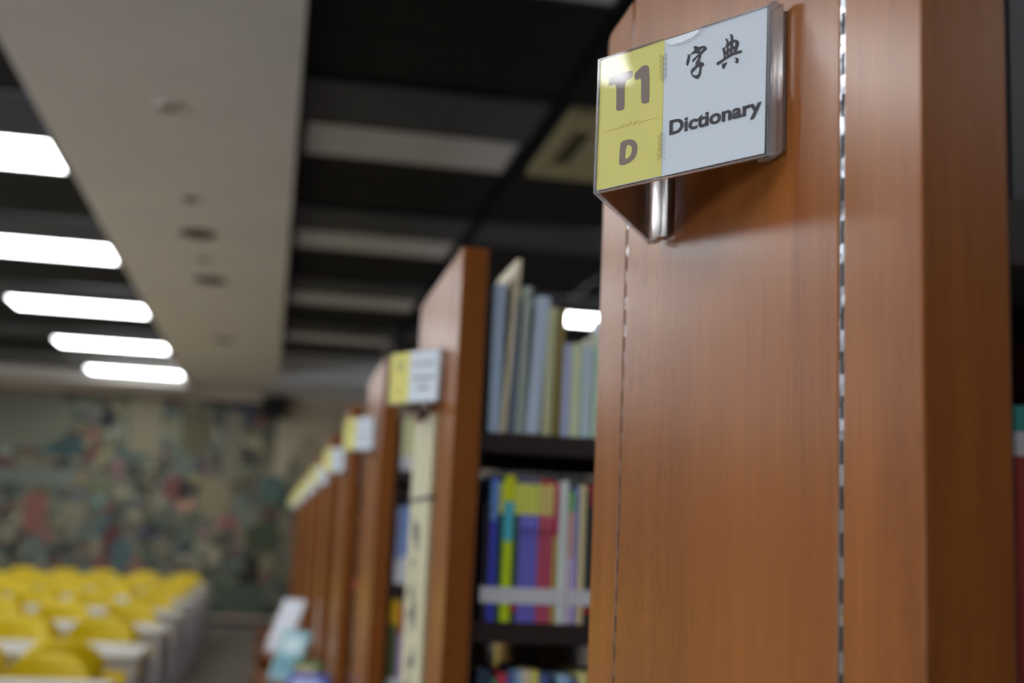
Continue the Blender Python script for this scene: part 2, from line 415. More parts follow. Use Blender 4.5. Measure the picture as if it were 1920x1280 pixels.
# ================================================================== bookcases
PX0, PX1 = .300, .3465         # end panel, aisle face and back
DEP = .606
YS = [.5325, 2.09] + [3.55+1.478*i for i in range(8)]
TOP = H+.503
SH = [H+.181-.3215*i for i in range(5)]      # shelf top heights
def board(y0, y1, x1, c0, c1):
    P = [(PX0, y0, 0.0), (PX0, y1, 0.0)]
    P += [(PX0, y1, TOP-c1), (PX0, y1-.3*c1, TOP-.3*c1), (PX0, y1-c1, TOP)] if c1 else [(PX0, y1, TOP)]
    P += [(PX0, y0+c0, TOP), (PX0, y0+.3*c0, TOP-.3*c0), (PX0, y0, TOP-c0)] if c0 else [(PX0, y0, TOP)]
    return MB().prism(P, (x1-PX0, 0, 0), WOOD)
def rail(yc, name, par):
    r = MB(); r.box(.3008, .3030, yc-.0040, yc+.0038, .02, TOP-.02, CHROME)
    z = .03
    while z < TOP-.05:
        r.box(.3004, .3012, yc-.0013, yc+.0011, z, z+.013, SLOT); z += .0245
    # puckered foil tape left in the joint above eye level
    return r.build(name, par)
def bookcase():
    t = empty('bookcase')
    e = box('end_panel', .3075, PX1, .004, DEP-.004, 0, TOP-.004, pm('panel_core', (40, 30, 24), .8), t)
    board(0, .084, PX1, .006, 0).build('end_board', e, bevel=.0012)
    board(.0905, .515, .3075, 0, 0).build('end_board', e, bevel=.0012)
    board(.5205, DEP, PX1, 0, .010).build('end_board', e, bevel=.0012)
    rail(.0872, 'slotted_rail', e); rail(.5178, 'slotted_rail', e)
    for x, xw in ((PX1+.0005, .004), (.82, .012), (1.285, .012)):
        box('upright', x, x+xw, .006, DEP-.006, 0, H+.466, STEEL, t, .001)
    for z in SH:
        for (a, b) in ((PX1+.005, .819), (.833, 1.284)):
            s = MB(); s.box(a, b, .012, .29, z-.004, z, SHELF).box(a, b, .012, .016, z-.034, z-.004, SHELF).box(a, b, .286, .29, z-.034, z-.004, SHELF)
            s.build('shelf', t)
            s = MB(); s.box(a, b, .316, .594, z-.004, z, SHELF).box(a, b, .590, .594, z-.034, z-.004, SHELF).box(a, b, .316, .32, z-.034, z-.004, SHELF)
            s.build('shelf', t)
    box('plinth', PX1+.005, 1.284, .02, DEP-.02, 0, .04, STEEL, t)
    return t
bc0 = bookcase(); note_kids()
for i, ys in enumerate(YS):
    o = bc0 if i == 0 else copy_tree(bc0)
    o.location = (0, ys, 0)
    tag(o, ['near bookcase whose large oak end panel fills the right of the picture', 'second bookcase from the camera, its oak end panel carrying the tall cream banner'][i] if i < 2 else
        ('bookcase with an oak end panel, %s from the camera in the receding row' % ORD[i] if i < 9 else 'farthest bookcase with an oak end panel, last of the receding row'), 'bookcase', 'oak ended bookcases in a receding row')

# ================================================================== sign holders
def smooth(P, it=2):
    for _ in range(it):
        Q = []
        for i in range(len(P)):
            a, b = P[i], P[(i+1) % len(P)]
            Q += [(a[0]*.75+b[0]*.25, a[1]*.75+b[1]*.25), (a[0]*.25+b[0]*.75, a[1]*.25+b[1]*.75)]
        P = Q
    return P
def flat(polys, m, name, parent, sm=2, text=None, size=1, off=0, thick=.00008):
    """flat printed shape in the card's own plane (x along the card, y up)"""
    if text is None:
        cu = bpy.data.curves.new(name, 'CURVE'); cu.dimensions = '2D'; cu.fill_mode = 'BOTH'; cu.extrude = thick
        for P in polys:
            P = smooth(P, sm) if sm else P
            s = cu.splines.new('POLY'); s.points.add(len(P)-1); s.use_cyclic_u = True
            for i, p in enumerate(P): s.points[i].co = (p[0]/1000, p[1]/1000, 0, 1)
    else:
        cu = bpy.data.curves.new(name, 'FONT'); cu.body = text; cu.size = size; cu.offset = off; cu.extrude = thick
    tmp = bpy.data.objects.new(name, cu); C.objects.link(tmp)
    dg = bpy.context.evaluated_depsgraph_get()
    me = bpy.data.meshes.new_from_object(tmp.evaluated_get(dg)); bpy.data.objects.remove(tmp)
    me.materials.clear(); me.materials.append(m)
    o = bpy.data.objects.new(name, me); C.objects.link(o); o.parent = parent
    return o
def ribbon(pts, wd):
    """closed outline of a thin pen line"""
    L_, R_ = [], []
    for i, p in enumerate(pts):
        a = pts[max(i-1, 0)]; b = pts[min(i+1, len(pts)-1)]
        dx, dy = b[0]-a[0], b[1]-a[1]; n = math.hypot(dx, dy) or 1
        L_.append((p[0]-dy/n*wd, p[1]+dx/n*wd)); R_.append((p[0]+dy/n*wd, p[1]-dx/n*wd))
    return L_+R_[::-1]
def leaf(cx, cy, a, l, wd, pen=.12):
    P = [(cx+l*t*math.cos(a)+wd*math.sin(math.pi*t)*-math.sin(a), cy+l*t*math.sin(a)+wd*math.sin(math.pi*t)*math.cos(a)) for t in (0, .2, .4, .6, .8, 1)]
    Q = [(cx+l*t*math.cos(a)-wd*math.sin(math.pi*t)*-math.sin(a), cy+l*t*math.sin(a)-wd*math.sin(math.pi*t)*math.cos(a)) for t in (1, .8, .6, .4, .2, 0)]
    return ribbon(P+Q, pen)

ZB, ZT = 243.6, 343.1
AX, AY = .208, .286            # apex: x, y from the end panel's near edge
B1 = (.288, .1655)             # near plate meets its tab
B2 = (.288, .414)              # far plate meets its tab
def pane(a, b, off, th, s0, s1, z0, z1, notch=None):
    """acrylic pane between plan points a and b; off: depth behind the outer face"""
    d = Vector((b[0]-a[0], b[1]-a[1], 0)); L_ = d.length; d /= L_
    n = Vector((d.y, -d.x, 0)) if (b[1] < a[1]) else Vector((-d.y, d.x, 0))   # outward
    if n.x > 0: n = -n
    A = Vector((a[0], a[1], 0))
    out = [(s0, z0), (s1, z0), (s1, z1)]
    if notch:
        c, r, dep = notch
        for i in range(13):
            q = math.pi*i/12; out.append((c+r*math.cos(q), z1-dep*math.sin(q)**.8 if 0 < i < 12 else z1))
    out.append((s0, z1))
    P = [A+d*(s/1000)+Vector((0, 0, H+z/1000))-n*(off/1000) for s, z in out]
    return MB().prism([tuple(p) for p in P], tuple(-n*(th/1000)), SHEET, RIM)
def card_frame(par, ys):
    """empty-free: a matrix that lays the card plane on the near plate"""
    d = Vector((B1[0]-AX, B1[1]-AY, 0)).normalized(); n = Vector((d.y, -d.x, 0))
    if n.x > 0: n = -n
    return d, n
def sign(first):
    t = empty('sign_holder')
    a = (AX, AY); L1 = math.hypot(B1[0]-AX, B1[1]-AY)*1000; L2 = math.hypot(B2[0]-AX, B2[1]-AY)*1000
    pane(a, B1, 0, 1.5, 0, L1, ZB, ZT, (74.8, 15.6, 6.9)).build('front_pane', t)
    pane(a, B1, 2.3, 1.5, 3.5, L1, ZB, ZT).build('back_pane', t)
    pane(a, B1, 1.5, .8, 4, L1-2, ZB, ZB+1.2).build('pocket_floor', t)
    pane(a, B2, 0, 1.5, 0, L2, ZB, ZT).build('side_pane', t)
    pane(a, B2, 2.3, 1.5, 4, L2-14, ZB, ZT).build('side_pane', t)
    for (y0, y1) in ((.160, .181), (.388, .416)):
        m = MB()
        for (xa, xb, e) in ((.2882, .2920, 0), (.2926, .2962, .0008)):
            q = [(xa, y0+e, H+ZB/1000+e), (xa, y1-e*.5, H+ZB/1000+e), (xa, y1-e*.5, H+ZT/1000-e), (xa, y0+e, H+ZT/1000-e)]
            m.prism(q, (xb-xa, 0, 0), TABM, RIM)
        m.build('mounting_tab', t)
        box('adhesive_pad', .2964, .3000, y0+.004, y1-.004, H+ZB/1000+.004, H+ZT/1000-.004, pm('clear_tape', (168, 158, 156), .15, coat=1), t)
    d2 = Vector((B2[0]-AX, B2[1]-AY, 0)).normalized(); n2 = Vector((-d2.y, d2.x, 0))
    if n2.x > 0: n2 = -n2
    for off, mt, nm in ((.0017, CARD_W, 'far_card'), (.0019, pm('card_reverse', (240, 228, 222), .25, spec=.7), 'card_back')):
        q = [Vector((AX, AY, 0))+d2*a-n2*off+Vector((0, 0, H+b)) for a, b in ((.004, .2458), (L2/1000-.002, .2458), (L2/1000-.002, .3425), (.004, .3425))]
        MB().prism([tuple(p) for p in q], tuple(-n2*.00018), mt).build(nm, t)
    # the card in the pocket; its own frame has x along the plate, y up, z toward the reader
    d, n = card_frame(t, 0)
    M = Matrix(((d.x, 0, n.x, AX-n.x*.0019), (d.y, 0, n.y, AY-n.y*.0019), (0, 1, 0, H), (0, 0, 0, 1)))
    if d.cross(Vector((0, 0, 1))).dot(n) < 0:
        pass
    k = MB(); k.prism([(.0012, .2455, 0), (.1415, .2457, 0), (.1422, .3428, 0), (.0008, .3417, 0)], (0, 0, -.0002), CARD_W)
    card = k.build('paper_card', t); card.matrix_local = M
    y = flat([[(1.3, 245.9), (59.6, 246.0), (59.3, 342.6), (.9, 341.5)]], CARD_Y, 'yellow_field', card, 0); y.location.z = .0001
    fz = .0003
    parts = []
    if first:
        for nm, G in (('numeral', G_T), ('numeral', G_ONE), ('letter', G_D)): parts.append(flat(G, INK_B, nm, card, 2))
        parts.append(flat(G_ZI, INK_D, 'character', card, 1)); parts.append(flat(G_DIAN, INK_D, 'character', card, 1))
        wtxt = flat(None, INK_D, 'lettering', card, text='Dictionary', size=.01, off=.0003)
        bb = [v.co.x for v in wtxt.data.vertices]; x0, x1 = min(bb), max(bb)
        hb = [v.co.y for v in wtxt.data.vertices if v.co.x < x0+.001]; y0, y1 = min(hb), max(hb)
        for v in wtxt.data.vertices:
            v.co.x = .0656+(v.co.x-x0)/(x1-x0)*(.1392-.0656); v.co.y = .2730+(v.co.y-y0)/(y1-y0)*.0103
        parts.append(wtxt)
    else:
        # too far away to read in the photograph: marks of the same weight and place
        R = random.Random(5)
        def glyphs(x0, x1, yc, h, m, nm, wd):
            P = []; x = x0
            while x < x1:
                ww = wd*R.uniform(.8, 1.1)
                P.append(ribbon([(x, yc+h*.4), (x+ww*.7, yc+h*.45)], h*.07)); P.append(ribbon([(x+ww*.1, yc-h*.1), (x+ww*.75, yc-h*.05)], h*.06))
                P.append(ribbon([(x+ww*.36, yc+h*.36), (x+ww*.33, yc-.0), (x+ww*.3, yc-h*.45)], h*.06))
                x += ww
            for q in P: parts.append(flat([q], m, nm, card, 0))
        glyphs(18, 44, 314, 22, INK_B, 'numeral', 14); glyphs(26, 36, 268, 12, INK_B, 'letter', 10)
        glyphs(68, 132, 316, 11, INK_D, 'character', 11)
        parts.append(flat([ribbon([(70, 290), (132, 290)], 2.0)], INK_D, 'lettering', card, 0))
        parts.append(flat([ribbon([(84, 272), (118, 272)], 2.2)], INK_D, 'lettering', card, 0))
    if first:
        sc_ = []
        for sg in (1, -1):
            cx = 31.5
            sc_.append(ribbon([(cx+sg*24.6, 287.6), (cx+sg*16, 288.0), (cx+sg*10, 287.8), (cx+sg*7.5, 286.9), (cx+sg*6.2, 287.7), (cx+sg*6.8, 288.7)], .11))
            sc_.append(ribbon([(cx+sg*10, 288.0), (cx+sg*8.6, 289.5), (cx+sg*6.4, 289.9), (cx+sg*5.0, 288.4), (cx+sg*3.2, 287.2), (cx+sg*1.4, 287.6), (cx+sg*.4, 288.4)], .11))
            sc_.append(leaf(cx+sg*2.6, 287.8, .9 if sg > 0 else math.pi-.9, 2.0, .5, .1))
        sc_.append(leaf(31.5, 288.4, math.pi/2, 2.2, .5, .1))
        for q in sc_: parts.append(flat([q], INK_L, 'ornament', card, 0))
        for (bx, by, up) in ((58.6, 311.5, 1), (59.0, 278.0, -1)):
            parts.append(flat([ribbon([(bx, by+up*20*t_) for t_ in (0, .25, .5, .75, 1)], .12)], INK_G, 'ornament', card, 0))
            for i in range(5):
                yy = by+up*(2+3.8*i)
                parts.append(flat([leaf(bx+.5, yy, up*1.0, 4.8, .9)], INK_G, 'ornament', card, 0))
                parts.append(flat([leaf(bx-.5, yy, math.pi-up*1.0, 4.6, .9)], INK_L, 'ornament', card, 0))
    for p_ in parts: p_.location.z = fz
    return t
G_ZI = [[[79.73,327.56],[81.17,325.65],[81.49,324.27],[80.62,320.49],[79.71,318.49],[78.69,319.81],[78.64,321.7],[79.54,324.3]],[[80.9,325.36],[83.21,327.36],[85.53,328.39],[84.22,330.97],[84.9,331.38],[86.99,330.71],[88.95,329.37],[91.41,329.66],[93.61,329.31],[95.0,328.01],[95.44,326.73],[94.78,325.97],[90.46,324.06],[90.9,323.02],[90.78,322.35],[89.35,319.68],[90.61,318.54],[91.98,318.19],[93.23,317.29],[93.4,316.09],[92.6,315.36],[91.24,315.12],[91.3,313.13],[90.83,310.23],[90.05,308.56],[88.72,307.38],[87.61,307.53],[85.1,309.07],[83.1,311.43],[82.35,313.49],[82.72,315.04],[84.07,316.1],[86.53,317.12],[86.33,319.28],[87.27,320.44],[88.07,321.17],[88.72,322.53],[87.89,322.86],[85.59,321.34],[83.83,320.03],[83.53,320.93],[84.04,322.32],[86.9,323.82],[88.8,324.85],[87.13,325.51],[86.01,326.16],[84.08,325.84],[82.69,326.08],[81.6,325.42]],[[89.82,327.74],[92.54,328.19],[92.83,327.77],[91.5,326.36],[89.54,325.82]],[[89.03,316.03],[89.62,314.72],[89.4,312.44],[88.9,310.7],[87.55,309.87],[84.77,310.79],[83.64,312.0],[83.88,313.11],[85.78,314.27],[88.22,315.77]]]
G_DIAN = [[[113.51,331.61],[114.69,331.87],[115.76,331.0],[116.44,329.67],[116.24,326.98],[118.2,327.02],[120.04,326.07],[121.24,324.38],[120.76,322.8],[119.15,318.44],[122.26,318.65],[123.3,318.27],[123.97,317.3],[123.33,316.79],[118.41,316.59],[116.32,316.67],[113.19,315.88],[109.53,314.76],[105.06,312.91],[103.98,313.07],[103.56,313.98],[103.8,315.19],[105.27,315.27],[109.49,316.49],[108.46,321.01],[107.85,324.62],[109.34,323.3],[111.4,325.75],[111.23,327.4],[110.14,329.08],[110.39,329.7],[111.18,329.6],[112.4,328.24],[113.1,326.44],[114.54,326.75],[114.46,330.44]],[[110.78,323.84],[111.44,323.67],[111.5,321.13],[110.31,320.98],[109.76,322.27]],[[114.32,324.51],[114.51,321.94],[112.93,321.9],[112.81,324.0]],[[116.14,325.4],[118.23,325.3],[118.16,322.47],[116.2,322.64]],[[110.62,318.95],[111.69,318.56],[111.46,317.02],[110.8,316.96],[110.38,317.98]],[[114.41,320.37],[114.32,318.33],[113.29,317.46],[112.85,319.63]],[[117.28,320.87],[117.42,320.26],[116.55,318.44],[115.77,317.96],[115.84,320.68]],[[108.1,313.52],[109.44,312.49],[111.4,313.48],[111.94,313.12],[110.16,310.02],[109.39,309.07],[108.59,309.39],[107.9,310.59]],[[117.67,314.5],[119.49,314.38],[120.94,313.21],[121.1,311.81],[120.1,310.02],[119.31,310.45],[117.73,311.76],[118.89,311.92],[118.86,313.52]]]
G_T = [[[9.66,323.18],[9.75,326.74],[10.71,327.79],[20.15,327.77],[30.09,327.67],[31.23,326.99],[31.76,325.68],[31.75,323.42],[30.65,321.84],[24.45,321.19],[25.07,305.75],[25.09,301.84],[24.22,300.28],[20.31,300.17],[18.32,300.82],[17.41,302.39],[17.45,307.5],[16.97,321.02],[12.01,320.83],[10.14,321.27]]]
G_ONE = [[[33.34,321.81],[33.45,323.92],[35.44,325.87],[40.58,328.55],[43.56,328.41],[45.44,327.48],[46.63,325.21],[47.46,302.16],[46.96,300.36],[44.38,300.18],[41.52,300.83],[40.23,302.28],[39.82,313.86],[39.58,320.28],[35.51,319.15],[34.16,320.09]]]
G_D = [[[22.25,276.24],[25.28,277.53],[30.71,277.5],[34.81,276.12],[37.63,272.58],[38.31,268.68],[37.27,264.6],[34.04,261.47],[28.71,259.79],[23.95,259.89],[22.21,260.76],[21.82,261.92]],[[27.48,273.55],[30.54,273.48],[32.62,271.98],[33.59,269.63],[32.51,266.07],[29.9,263.88],[26.87,263.38]]]
near_sign = sign(True); near_sign.location = (0, YS[0], 0)
tag(near_sign, 'nearest clear V-shaped sign with a yellow and white card reading T1, D and Dictionary', 'sign')
far_sign = sign(False); note_kids()
for i in range(1, 10):
    o = far_sign if i == 1 else copy_tree(far_sign)
    o.location = (0, YS[i]-.012, 0)
    tag(o, 'blurred yellow and white sign on the end panel of the %s bookcase from the camera' % ORD[i] if i < 9 else 'blurred yellow and white sign on the farthest bookcase', 'sign', 'blurred yellow and white signs along the row')
# ================================================================== tall banner on the second end panel
BAN = pm('banner_paper', (196, 190, 158), .6, var=.04, vscale=6)
bn = tag(empty('banner', (.2995, 2.44, 0)), 'tall narrow cream banner with brush calligraphy on the second end panel', 'banner')
box('upper_sheet', -.010, 0, -.158, .158, H+.072, H+.226, BAN, bn, .001)
box('lower_sheet', -.010, 0, -.158, .158, .32, H+.066, BAN, bn, .001)
box('cross_bar', -.013, 0, -.160, .160, H+.066, H+.072, INK_D, bn)
MB().tube([(-.016, 0, H+.224), (-.016, 0, H+.246)], .008, pm('hook_brown', (96, 62, 48), .5)).tube([(-.016, 0, H+.24), (0, 0, H+.24)], .004, pm('hook_brown', (96, 62, 48), .5)).build('hook', bn)
R = random.Random(3)
zc = H-.03
for i in range(7):
    P = []
    for q in range(7):
        a = (R.uniform(-.045, .045), zc+R.uniform(-.04, .04)); l = R.uniform(.03, .06); an = R.choice((0.15, 1.5, -1.0, .9, 0.05, 1.6))
        P.append((a, (a[0]+l*math.cos(an), a[1]+l*math.sin(an)), R.uniform(.010, .018)))
    m = MB()
    for (a, b, wd) in P:
        rr = ribbon([a, ((a[0]+b[0])/2, (a[1]+b[1])/2+.003), b], wd*.5)
        m.prism([(-.0103, y, z) for y, z in rr], (-.0004, 0, 0), INK_D)
    m.build('character', bn); zc -= .125

# ================================================================== books
PAGE = pm('page_block', (206, 198, 178), .8)
LABEL = pm('spine_label', (226, 228, 236), .6)
RED = pm('red_dot', (214, 40, 60), .5)
def cm(c): return pm('cover_%d_%d_%d' % tuple(c), c, .38, spec=.45)
def book(x0, x1, h, d, yf, z, bands, label, group, lab=False, lean=0, flip=False, arch=False, dot=False, cat='book', soft=False):
    """bands: [(fraction of height, colour)] from the bottom; spine at yf facing the aisle (-y, or +y when flipped)"""
    w_ = x1-x0-.0012; t_ = .0016 if w_ > .008 else .001
    m = MB(); z0 = 0
    for i, (fr, c) in enumerate(bands):
        z1 = h*fr; g_ = min(1.36, 238/max(c)); M = cm(tuple(int(v*g_+3) for v in c))
        # spine, slightly rounded, and the two boards of this band
        P = [(-w_/2, .004), (-w_/2, .001), (-w_/4, -.0008), (w_/4, -.0008), (w_/2, .001), (w_/2, .004)]
        m.prism([(a, b, z0) for a, b in P], (0, 0, z1-z0), M)
        m.box(-w_/2, -w_/2+t_, .004, d, z0, z1, M); m.box(w_/2-t_, w_/2, .004, d, z0, z1, M)
        z0 = z1
    o = m.build('magazine' if soft else 'book')
    pb = MB(); top = h if soft else h-.003
    if arch:
        pb.prism([(-w_/2+t_, .004, .002), (-w_/2+t_, d-.003, .002), (-w_/2+t_, d-.003, top*.9), (-w_/2+t_, d*.7, top), (-w_/2+t_, d*.3, top), (-w_/2+t_, .004, top*.92)], (w_-2*t_, 0, 0), PAGE)
    else: pb.box(-w_/2+t_, w_/2-t_, .004, d-.003, .002, top, PAGE)
    pb.build('page_block', o)
    if lab: box('spine_label', -w_/2-.0004, w_/2+.0004, -.0016, .012, .031, .058, LABEL, o)
    if dot: box('red_sticker', -.004, .004, -.0022, -.0012, .018, .028, RED, o)
    o.location = ((x0+x1)/2, yf+.001, z+.0008); o.rotation_euler = (0, lean, math.pi if flip else 0)
    if lean: o.location.z += abs(math.sin(lean))*w_/2
    return tag(o, label, cat, group)

# top shelf of the second bookcase
ROW = [(.3615, .3835, .262, [(1, (152, 172, 196))], 'pale blue-grey', 0), (.3845, .3945, .310, [(1, (196, 184, 156))], 'tall beige', .05),
 (.400, .409, .238, [(1, (94, 104, 124))], 'slate blue', 0), (.4105, .426, .262, [(1, (128, 138, 132))], 'grey-green', 0.02),
 (.4285, .4535, .246, [(.97, (188, 204, 224)), (1, (160, 176, 196))], 'wide bluish white', .05), (.4580, .474, .228, [(1, (150, 152, 120))], 'olive grey', .02),
 (.4755, .490, .226, [(1, (104, 92, 48))], 'dark olive', .02), (.4925, .507, .165, [(1, (166, 174, 206))], 'pale lavender', 0),
 (.508, .5265, .166, [(1, (178, 186, 156))], 'pale green', 0), (.5275, .547, .161, [(1, (158, 176, 186))], 'pale grey-blue', 0),
 (.548, .566, .164, [(1, (150, 172, 152))], 'soft green', 0), (.567, .59, .20, [(1, (130, 140, 112))], 'moss grey', 0), (.591, .612, .24, [(1, (150, 160, 180))], 'steel blue', 0),
 (.613, .635, .22, [(1, (196, 190, 170))], 'ivory', 0), (.636, .66, .25, [(1, (110, 120, 140))], 'blue-grey', 0), (.661, .70, .24, [(1, (170, 176, 170))], 'light grey', 0)]
y2 = YS[1]
for i, (a, b, h, bd, cw, ln) in enumerate(ROW):
    book(a, b, h, .19, y2+.014, SH[0], bd, '%s binder, %s from left on top shelf of second bookcase' % (cw, ORD[i]), 'tall binders on the top shelf of the second bookcase', lean=ln, soft=b-a < .013, cat='book')
for i in range(9):   # those on the far side of the same shelf
    a = .40+.035*i; c = [(126, 134, 112), (150, 150, 130), (104, 116, 120), (140, 128, 100)][i % 4]
    book(a, a+.03, [.18, .17, .185, .17, .21, .19, .2, .22, .19][i], .19, y2+.592, SH[0], [(1, c)], 'dull %s book at the rear of the top shelf, %s from left' % (['green', 'grey', 'teal', 'tan'][i % 4], ORD[i]),
         'books on the rear side of the top shelf', flip=True, arch=(i == 4))
# middle shelf
YEL = (196, 200, 88); YE2 = (212, 196, 120)
VIO = [(.60, (88, 84, 162)), (.66, (74, 70, 146)), (.75, (96, 92, 176)), (.97, YEL), (1, (70, 60, 120))]
MAR = [(.60, (150, 62, 84)), (.66, (128, 50, 68)), (.75, (156, 72, 88)), (.97, YE2), (1, (160, 50, 60))]
B = [(.3625, .3735, .20, [(1, (34, 34, 44))], 'thin black', 1, 0), (.3745, .3885, .243, [(.70, (50, 54, 150)), (.97, (110, 160, 232)), (1, (60, 90, 190))], 'blue with a sky-blue top', 1, 0),
 (.389, .3975, .243, [(.75, (26, 66, 50)), (.97, YEL), (1, (30, 90, 50))], 'dark green with a yellow top', 1, 0),
 (.398, .4155, .248, [(.55, (166, 190, 22)), (.82, (64, 150, 168)), (1, (214, 220, 30))], 'lime green with a teal band', 1, 0),
 (.416, .4255, .243, [(.75, (30, 60, 44)), (.97, YEL), (1, (40, 70, 60))], 'narrow dark green', 1, 1),
 (.426, .437, .243, VIO, 'violet-blue', 1, 0), (.4375, .4485, .243, VIO, 'violet-blue', 1, 0), (.449, .4595, .243, VIO, 'violet-blue', 1, 0),
 (.460, .4685, .243, MAR, 'wine red', 1, 0), (.469, .4775, .243, MAR, 'wine red', 1, 0), (.478, .4865, .243, MAR, 'wine red', 1, 0),
 (.487, .4945, .24, [(.62, (150, 140, 60)), (1, (150, 30, 70))], 'thin crimson and olive', 1, 0), (.4955, .5125, .243, [(1, (188, 196, 196))], 'silver grey', 1, 0),
 (.514, .5235, .225, [(.5, (186, 164, 190)), (.85, (170, 130, 120)), (1, (90, 140, 60))], 'lilac with a green head', 1, 0), (.524, .531, .235, [(.5, (120, 116, 180)), (1, (96, 118, 170))], 'thin periwinkle', 1, 0),
 (.532, .5435, .238, [(1, (196, 180, 136))], 'beige', 1, 0), (.544, .553, .23, [(1, (22, 26, 28))], 'black', 1, 1), (.5535, .5655, .236, [(.85, (28, 40, 40)), (1, (220, 30, 70))], 'black with a red head', 1, 0),
 (.566, .585, .24, [(1, (190, 190, 200))], 'white', 1, 0), (.586, .60, .235, [(1, (70, 110, 160))], 'mid blue', 1, 0), (.601, .625, .245, [(1, (180, 60, 50))], 'brick red', 1, 0), (.626, .65, .24, [(1, (220, 200, 90))], 'mustard', 1, 0),
 (.651, .67, .24, [(1, (60, 90, 70))], 'forest green', 1, 0), (.671, .70, .235, [(1, (140, 150, 170))], 'pale blue', 1, 0)]
for i, (a, b, h, bd, cw, lb, dt) in enumerate(B):
    book(a, b, h, .17, y2+.014, SH[1], bd, '%s book, %s from left on the middle shelf' % (cw, ORD[i]), 'labelled books on the middle shelf of the second bookcase', lab=bool(lb), dot=bool(dt))
PALB = [(120, 150, 176), (190, 180, 120), (70, 80, 130), (150, 60, 60), (96, 140, 128), (200, 190, 170), (60, 100, 70), (180, 130, 60), (130, 110, 160), (40, 50, 70), (214, 206, 96), (206, 60, 84)]
PN = ['grey-blue', 'straw yellow', 'indigo', 'dull red', 'sea green', 'cream', 'green', 'ochre', 'mauve', 'navy', 'yellow', 'pink-red']
R = random.Random(21)
def run(x, xe, ys, zi, hmin, hmax, flip, where, group, dots=False, lab=False, wmin=.010, wmax=.024):
    i = 0
    while x < xe and i < 28:
        wd = R.uniform(wmin, wmax); k = R.randrange(12); k2 = R.randrange(12); h = R.uniform(hmin, hmax)
        yf = ys+.592 if flip else ys+.014
        book(x, x+wd, h, R.uniform(.14, .18), yf, SH[zi], [(.72, PALB[k]), (1, PALB[k2])] if R.random() < .5 else [(1, PALB[k])], '%s book, %s from left %s' % (PN[k], ORD[i], where), group, lab=lab, flip=flip, dot=dots and R.random() < .2)
        x += wd+.0008; i += 1
run(.375, .70, y2, 1, .25, .272, True, 'at the rear of the middle shelf', 'books on the rear side of the middle shelf', wmin=.016, wmax=.03)
run(.364, .70, y2, 2, .225, .243, False, 'on the lower shelf of the second bookcase', 'books on the lower shelf of the second bookcase', dots=True, lab=True)
run(.38, .44, y2, 2, .27, .28, True, 'at the rear of the lower shelf', 'books on the rear side of the lower shelf')
run(.50, .62, y2, 2, .26, .28, True, 'at the rear of the lower shelf, right group', 'books on the rear side of the lower shelf')
# near bookcase: only slivers show past its end panel
y1 = YS[0]
NB = [(.3524, .372, .216, [(.885, (120, 34, 34)), (.94, (190, 194, 205)), (1, (40, 120, 120))], 'teal book with a white band and dark red foot'),
      (.3725, .392, .25, [(1, (92, 22, 30))], 'dark red book'), (.393, .412, .24, [(1, (150, 150, 150))], 'grey book'), (.413, .44, .245, [(1, (60, 70, 110))], 'blue book'), (.441, .47, .25, [(1, (170, 150, 90))], 'sand book')]
for i, (a, b, h, bd, cw) in enumerate(NB):
    book(a, b, h, .17, y1+.014, SH[1], bd, '%s, %s from left on near bookcase' % (cw, ORD[i]), 'books on the near bookcase')
for i, (a, b, h, c, cw) in enumerate([(.3524, .375, .20, (40, 42, 52), 'charcoal'), (.3755, .40, .22, (80, 84, 90), 'slate'), (.401, .43, .21, (60, 50, 60), 'plum'), (.431, .46, .22, (96, 96, 92), 'grey')]):
    book(a, b, h, .17, y1+.014, SH[0], [(1, c)], '%s book on the top shelf of the near bookcase, %s from the left' % (cw, ORD[i]), 'books on the top shelf of the near bookcase')
# third bookcase, seen between the second end panel and its own
y3 = YS[2]
for i, (a, b, h, bd, cw) in enumerate([(.362, .385, .155, [(.25, (214, 216, 220)), (1, (190, 190, 150))], 'cream with a white foot'), (.386, .412, .15, [(.3, (220, 222, 226)), (1, (186, 194, 150))], 'pale green with a white foot'), (.413, .44, .20, [(1, (150, 150, 140))], 'grey'), (.441, .47, .21, [(1, (120, 60, 50))], 'rust')]):
    book(a, b, h, .17, y3+.014, SH[0], bd, '%s book, %s from left, top shelf of third bookcase' % (cw, ORD[i]), 'books on the third bookcase')
for i, (a, b, h, bd, cw) in enumerate([(.362, .376, .215, [(.3, (200, 204, 212)), (1, (116, 120, 150))], 'grey-lilac'), (.377, .40, .22, [(.34, (222, 226, 234)), (1, (92, 118, 168))], 'denim blue with a white foot'), (.401, .42, .2, [(.3, (210, 214, 220)), (1, (120, 140, 180))], 'light blue'), (.421, .45, .22, [(1, (60, 50, 60))], 'dark')]):
    book(a, b, h, .17, y3+.014, SH[1], bd, '%s book, %s from left, middle shelf of third bookcase' % (cw, ORD[i]), 'books on the third bookcase')
for i, (a, b, h, bd, cw) in enumerate([(.362, .384, .275, [(.75, (70, 80, 50)), (1, (214, 170, 30))], 'olive with a bright yellow head'), (.385, .40, .26, [(.7, (140, 120, 160)), (1, (130, 40, 40))], 'mauve with a red head'), (.401, .425, .25, [(1, (120, 50, 40))], 'brown-red'), (.426, .45, .25, [(1, (190, 180, 160))], 'ivory')]):
    book(a, b, h, .17, y3+.014, SH[2], bd, '%s book, %s from left, lower shelf of third bookcase' % (cw, ORD[i]), 'books on the third bookcase', lab=True)
for n in (3, 4):
    for zi in (0, 1, 2):
        run(.364, .50, YS[n], zi, .2, .26, False, 'on shelf %s of the %s bookcase' % (['one', 'two', 'three'][zi], ORD[n]), 'small distant books on the %s bookcase' % ORD[n])

